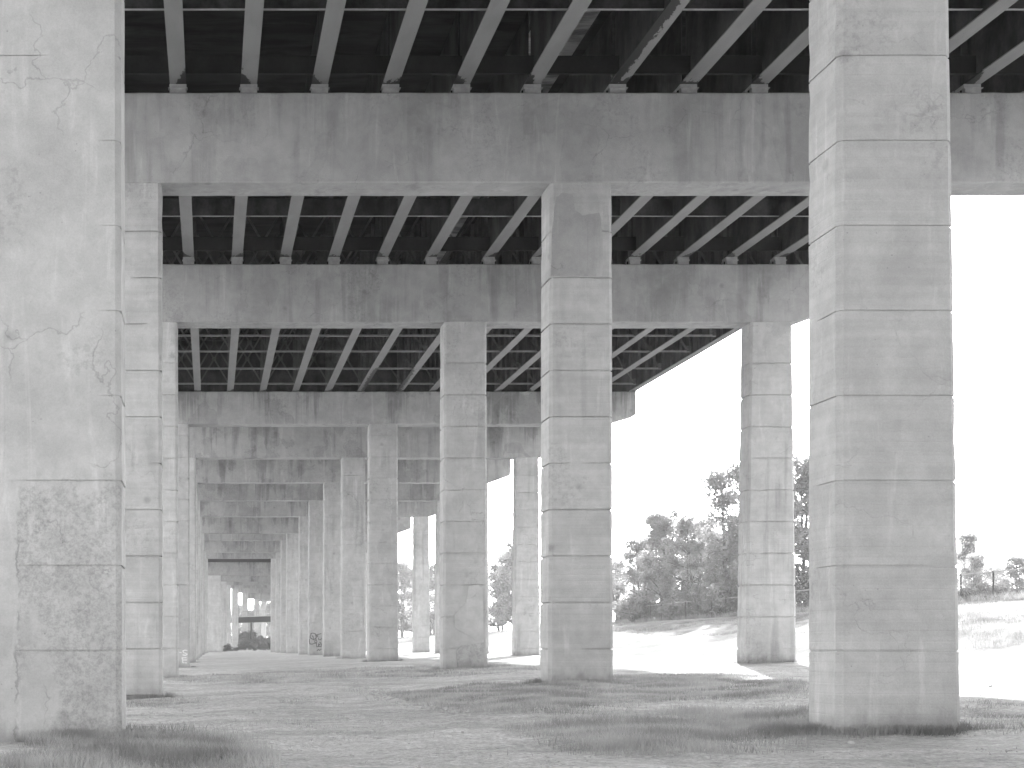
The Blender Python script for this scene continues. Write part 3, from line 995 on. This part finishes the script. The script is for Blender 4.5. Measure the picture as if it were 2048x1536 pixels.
far_tree(522, 31, 1206, 2, "far tree between the middle and right pale pillars above the footbridge")
far_tree(537, 30, 1200, 0, "far tree beside the tunnel's right wall behind the footbridge")

def shrub_proto(leaf, n=1800):
    root = empty("shrub", (0, 0, 0))
    m = MB(); cl = []
    for k in range(7):
        a = random.uniform(0, 6.28); r_ = random.uniform(.1, .7)
        e = (math.cos(a) * r_, math.sin(a) * r_, random.uniform(.3, .9))
        m.tube((0, 0, -.1), e, .02, .008, 5)
        cl.append((e, random.uniform(.22, .4)))
    m.build("stem", M['bark'], root)
    v, f = leaf_cloud(cl, n, .07)
    np_mesh("foliage", v, f, M[leaf], root)
    return root
sp = [shrub_proto('leaf_dark'), shrub_proto('leaf')]
sused = set()
def place_shrub(x, y, s, kind, label, group="shrubs along the fence"):
    o = sp[kind] if kind not in sused else copy_tree(sp[kind])
    sused.add(kind)
    o.location = (x, y, gz(x, y) - .03); o.scale = (s, s, s * random.uniform(.8, 1.1)); o.rotation_euler = (0, 0, random.uniform(0, 6))
    tag(o, label, "shrub", group)
for k, px in enumerate((1262, 1292, 1318, 1345, 1372, 1398, 1422, 1446, 1468)):
    X = 42.9 + random.uniform(-.2, .4)
    place_shrub(X, X * F / (px - VX), random.uniform(1.5, 2.4), 0 if k % 3 else 1, "low dark shrub at the fence foot under the clump, %s from the left" % ORD[k + 1])
for k, px in enumerate((1600, 1935, 1962, 1990, 2018, 2044)):
    X = 43.2
    place_shrub(X, X * F / (px - VX), random.uniform(.9, 1.2), 0, "weedy shrub behind the chain link fence at the right, %s from the left" % ORD[k + 1])

# ------------------------------------------------------------------ far end beyond the tunnel
Y = 20.5 * 19.2
a, b = pt(462, 1246, Y), pt(570, 1232, Y)
root = empty("footbridge", (a.x, Y, a.z)); tag(root, "dark low footbridge with railing crossing the far end of the tunnel", "footbridge")
m = MB(); Lb = b.x - a.x; hb = (1246 - 1235) * 19.2 * U
m.loft([[(x, 0, 0 + x * .03), (x, 2, 0 + x * .03), (x, 2, hb + x * .03), (x, 0, hb + x * .03)] for x in (-3, Lb + 3)])
m.build("girder", M['rust'], root)
m = MB(); m.loft([[(x, -.15, hb + x * .03 + .003), (x, 2.15, hb + x * .03 + .003), (x, 2.15, hb + .25 + x * .03), (x, -.15, hb + .25 + x * .03)] for x in (-3, Lb + 3)])
m.build("walkway", M['barrier'], root)
m = MB()
for x in np.arange(-3, Lb + 3, .5):
    m.box(x, x + .07, -.1, -.03, hb + .25 + x * .03, hb + 1.5 + x * .03)
m.loft([[(x, -.12, hb + 1.5 + x * .03), (x, -.02, hb + 1.5 + x * .03), (x, -.02, hb + 1.6 + x * .03), (x, -.12, hb + 1.6 + x * .03)] for x in (-3, Lb + 3)])
m.build("railing", M['galv'], root)
m = MB()
px_ = pt(503, 1246, Y); m.tube((px_.x - a.x, 1, -9), (px_.x - a.x, 1, .1), .3, .3, 10)
m.build("pier", M['web'], root)
for k, (px, r, s) in enumerate([(447, 14.8, 1.7), (455, 14.6, 1.3), (481, 19.5, 3.6), (490, 20, 4.6), (499, 19.6, 4.2), (510, 19.8, 3.0), (524, 19.7, 2.6), (534, 19.4, 3.0), (474, 18.8, 2.2), (487, 17.6, 1.6), (516, 18, 1.7), (483, 16.4, 1.6), (496, 16.8, 1.9), (507, 16.2, 1.5), (521, 16.6, 1.9), (531, 16.3, 1.6), (470, 15.6, 1.2), (538, 17.5, 2.6), (500, 17.8, 2.4)]):
    Y = 20.5 * r; X = (px - VX) * Y / F
    place_shrub(X, Y, s, 0, "dark shrub at the far end of the tunnel, %s of them from the left" % ORD[k + 1], "shrubs at the far end of the tunnel")

# ------------------------------------------------------------------ grass
def inside(poly, x, y):
    c = np.zeros(len(x), bool); n = len(poly)
    for k in range(n):
        (x1, y1), (x2, y2) = poly[k], poly[(k + 1) % n]
        hit = ((y1 > y) != (y2 > y)) & (x < (x2 - x1) * (y - y1) / (y2 - y1 + 1e-9) + x1)
        c ^= hit
    return c
patches = [
    ([(-60, 1560), (20, 1515), (60, 1490), (235, 1462), (330, 1468), (420, 1482), (520, 1500), (560, 1520), (500, 1560)], 1300, .14),
    ([(1075, 1490), (1090, 1455), (1200, 1430), (1400, 1418), (1612, 1422), (1760, 1440), (1935, 1448), (1985, 1460), (1900, 1472), (1700, 1472), (1560, 1476), (1480, 1480), (1400, 1495), (1360, 1512), (1250, 1516), (1180, 1510)], 1200, .13),
    ([(760, 1385), (880, 1375), (1080, 1364), (1225, 1350), (1400, 1350), (1612, 1362), (1612, 1400), (1500, 1402), (1400, 1408), (1300, 1405), (1220, 1412), (1150, 1425), (1050, 1433), (950, 1430), (880, 1410), (800, 1400)], 520, .09),
    ([(330, 1362), (520, 1345), (700, 1338), (880, 1330), (1000, 1330), (1075, 1335), (1075, 1345), (960, 1350), (700, 1362), (500, 1368)], 160, .09),
    ([(1935, 1398), (2048, 1412), (2120, 1425), (2120, 1475), (2048, 1472), (1945, 1462)], 500, .06),
    ([(240, 1405), (330, 1392), (420, 1400), (380, 1412), (300, 1418)], 250, .07),
    ([(1912, 1222), (1975, 1230), (2000, 1262), (2060, 1268), (2070, 1282), (1985, 1300), (1912, 1302)], 150, .30),
    ([(688, 1370), (735, 1391), (815, 1422), (806, 1428), (725, 1398), (680, 1376)], 300, .07),
    ([(820, 1384), (880, 1400), (940, 1424), (930, 1432), (870, 1410), (812, 1392)], 300, .09),
    ([(560, 1398), (640, 1392), (690, 1404), (640, 1412), (570, 1410)], 200, .06),
    ([(420, 1440), (600, 1425), (760, 1432), (840, 1450), (700, 1475), (560, 1480), (470, 1468)], 160, .05),
]
V, Fq = [], []
def blades(x, y, h, wid):
    n = len(x)
    z = ground_np(x, y) - .01
    a = rng.uniform(0, 2 * np.pi, n); lean = rng.uniform(.1, .75, n) * h; la = rng.uniform(0, 2 * np.pi, n)
    dx, dy = np.cos(a) * wid / 2, np.sin(a) * wid / 2
    lx, ly = np.cos(la) * lean, np.sin(la) * lean
    hh = h * rng.uniform(.5, 1.2, n)
    v = np.stack([np.stack([x - dx, y - dy, z], 1), np.stack([x + dx, y + dy, z], 1),
                  np.stack([x + dx * .7 + lx * .35, y + dy * .7 + ly * .35, z + hh * .6], 1), np.stack([x - dx * .7 + lx * .35, y - dy * .7 + ly * .35, z + hh * .6], 1),
                  np.stack([x + lx + dx * .1, y + ly, z + hh], 1), np.stack([x + lx - dx * .1, y + ly, z + hh], 1)], 1)
    return v
allv = []
for pl, dens, h in patches:
    w_ = [on_ground(*q) for q in pl]
    xs_ = [q[0] for q in w_]; ys_ = [q[1] for q in w_]
    A = (max(xs_) - min(xs_)) * (max(ys_) - min(ys_))
    n = int(min(A * dens, 380000))
    x = rng.uniform(min(xs_), max(xs_), n); y = rng.uniform(min(ys_), max(ys_), n)
    # ragged outline and tufts
    jx = x + .35 * np.sin(y * 1.7 + 2 * np.sin(x * 1.3)); jy = y + .5 * np.sin(x * 1.1 + np.sin(y * .9))
    sf = min(.3, .02 * np.mean(ys_))
    jx = jx + rng.normal(0, sf, n); jy = jy + rng.normal(0, sf, n)
    k = inside(w_, jx, jy)
    tuft = .5 + .5 * np.sin(x * 2.1 + 1.5 * np.sin(y * 1.1)) * np.sin(y * 1.4 + np.sin(x * .7))
    k &= rng.uniform(0, 1, n) < .45 + .6 * tuft
    x, y, tuft = x[k], y[k], tuft[k]
    allv.append(blades(x, y, h * (.6 + .7 * tuft), .007 + .003 * (y.mean() > 30)))
# thin weeds everywhere on the dirt
n = 12000
y = rng.uniform(14, 60, n); x = rng.uniform(-4, 24, n)
k = rng.uniform(0, 1, n) < .15 + .85 * (np.sin(x * .8 + 2 * np.sin(y * .21)) * np.sin(y * .6 + np.sin(x * .5)) > .15)
allv.append(blades(x[k], y[k], rng.uniform(.025, .08, k.sum()), .009))
# grass skirts round pillar feet
for (row, i), o in columns.items():
    if i > 5 and row != 'r' or i > 6: continue
    n = 900 if i > 2 else 1500
    if (row, i) == ('c', 1): n = 4200
    side = rng.integers(0, 4, n); t = rng.uniform(-1, 1, n); d = np.abs(rng.normal(0, .16, n)) + .02
    hw = .9; x = np.where(side == 0, t * hw, np.where(side == 1, t * hw, np.where(side == 2, -hw - d, hw + d)))
    y = np.where(side == 0, -d, np.where(side == 1, 1.15 + d, .55 + t * .6))
    x = x + o.location.x; y = y + o.location.y
    keep = np.sin(x * 5 + i) * np.sin(y * 4 + 2 * i) > (-1.1 if (row, i) == ('c', 1) else -.4)
    allv.append(blades(x[keep], y[keep], np.full(keep.sum(), .16 if i == 1 else .12), .009))
# bank and verge by the fence
n = 60000
y = rng.uniform(60, 190, n); x = rng.uniform(41.5, 44.5, n)
allv.append(blades(x, y, np.full(n, .55), .02))
n = 60000
y = rng.uniform(45, 170, n); x = rng.uniform(34, 41.2, n)
k = (np.sin(x * 1.1 + y * .25) * np.sin(y * .17 + 1.0) > .1)
allv.append(blades(x[k], y[k], np.full(k.sum(), .2), .02))
gv = np.concatenate(allv)
n = len(gv)
base = np.arange(n)[:, None] * 6
f = np.concatenate([base + np.array([0, 1, 2, 3]), base + np.array([3, 2, 4, 5])], 0)
go = np_mesh("grass", gv.reshape(-1, 3), f, M['grass'])
tag(go, "tufts of short wild grass growing in patches on the dirt", "grass", kind="stuff")

# rubble along the old rut
m = MB()
def pebble(x, y, s):
    z = gz(x, y)
    rr = [[(x + math.cos(6.283 * k / 6 + q) * s * c * random.uniform(.7, 1.2), y + math.sin(6.283 * k / 6 + q) * s * c * random.uniform(.7, 1.2), z + hz * s) for k in range(6)] for q, c, hz in ((0, .8, -.3), (.3, 1, .15), (.5, .55, .6))]
    m.loft(rr)
for k in range(260):
    t = random.random()
    px = 700 + 235 * t + random.gauss(0, 6); py = 1370 + 60 * t + random.gauss(0, 5)
    if k % 3 == 0: px = 800 + 120 * t + random.gauss(0, 8); py = 1386 + 40 * t + random.gauss(0, 3)
    x, y = on_ground(px, py); pebble(x, y, random.uniform(.02, .07))
for k in range(1500):
    y = 14 + 34 * random.random() ** 1.8; x = random.uniform(-3, 5 + y * .45); pebble(x, y, random.uniform(.008, .026) * (1 if k % 25 else 2))
tag(m.build("rubble", M['stone']), "scattered broken stones and rubble along the old rut in the dirt", "rubble", kind="stuff")

# ------------------------------------------------------------------ haze
m = MB(); m.box(-2560, 2560, -1560, 4060, -3.0, 45.0)
hm = bpy.data.materials.new("haze"); hm.use_nodes = True
ht = hm.node_tree
for n_ in list(ht.nodes):
    if n_.type != 'OUTPUT_MATERIAL': ht.nodes.remove(n_)
pv = ht.nodes.new("ShaderNodeVolumePrincipled")
pv.inputs["Color"].default_value = (.9, .9, .9, 1)
pv.inputs["Density"].default_value = 0.0005
pv.inputs["Anisotropy"].default_value = 0.35
ht.links.new(pv.outputs[0], ht.nodes["Material Output"].inputs["Volume"])
tag(m.build("haze", hm), kind="stuff")
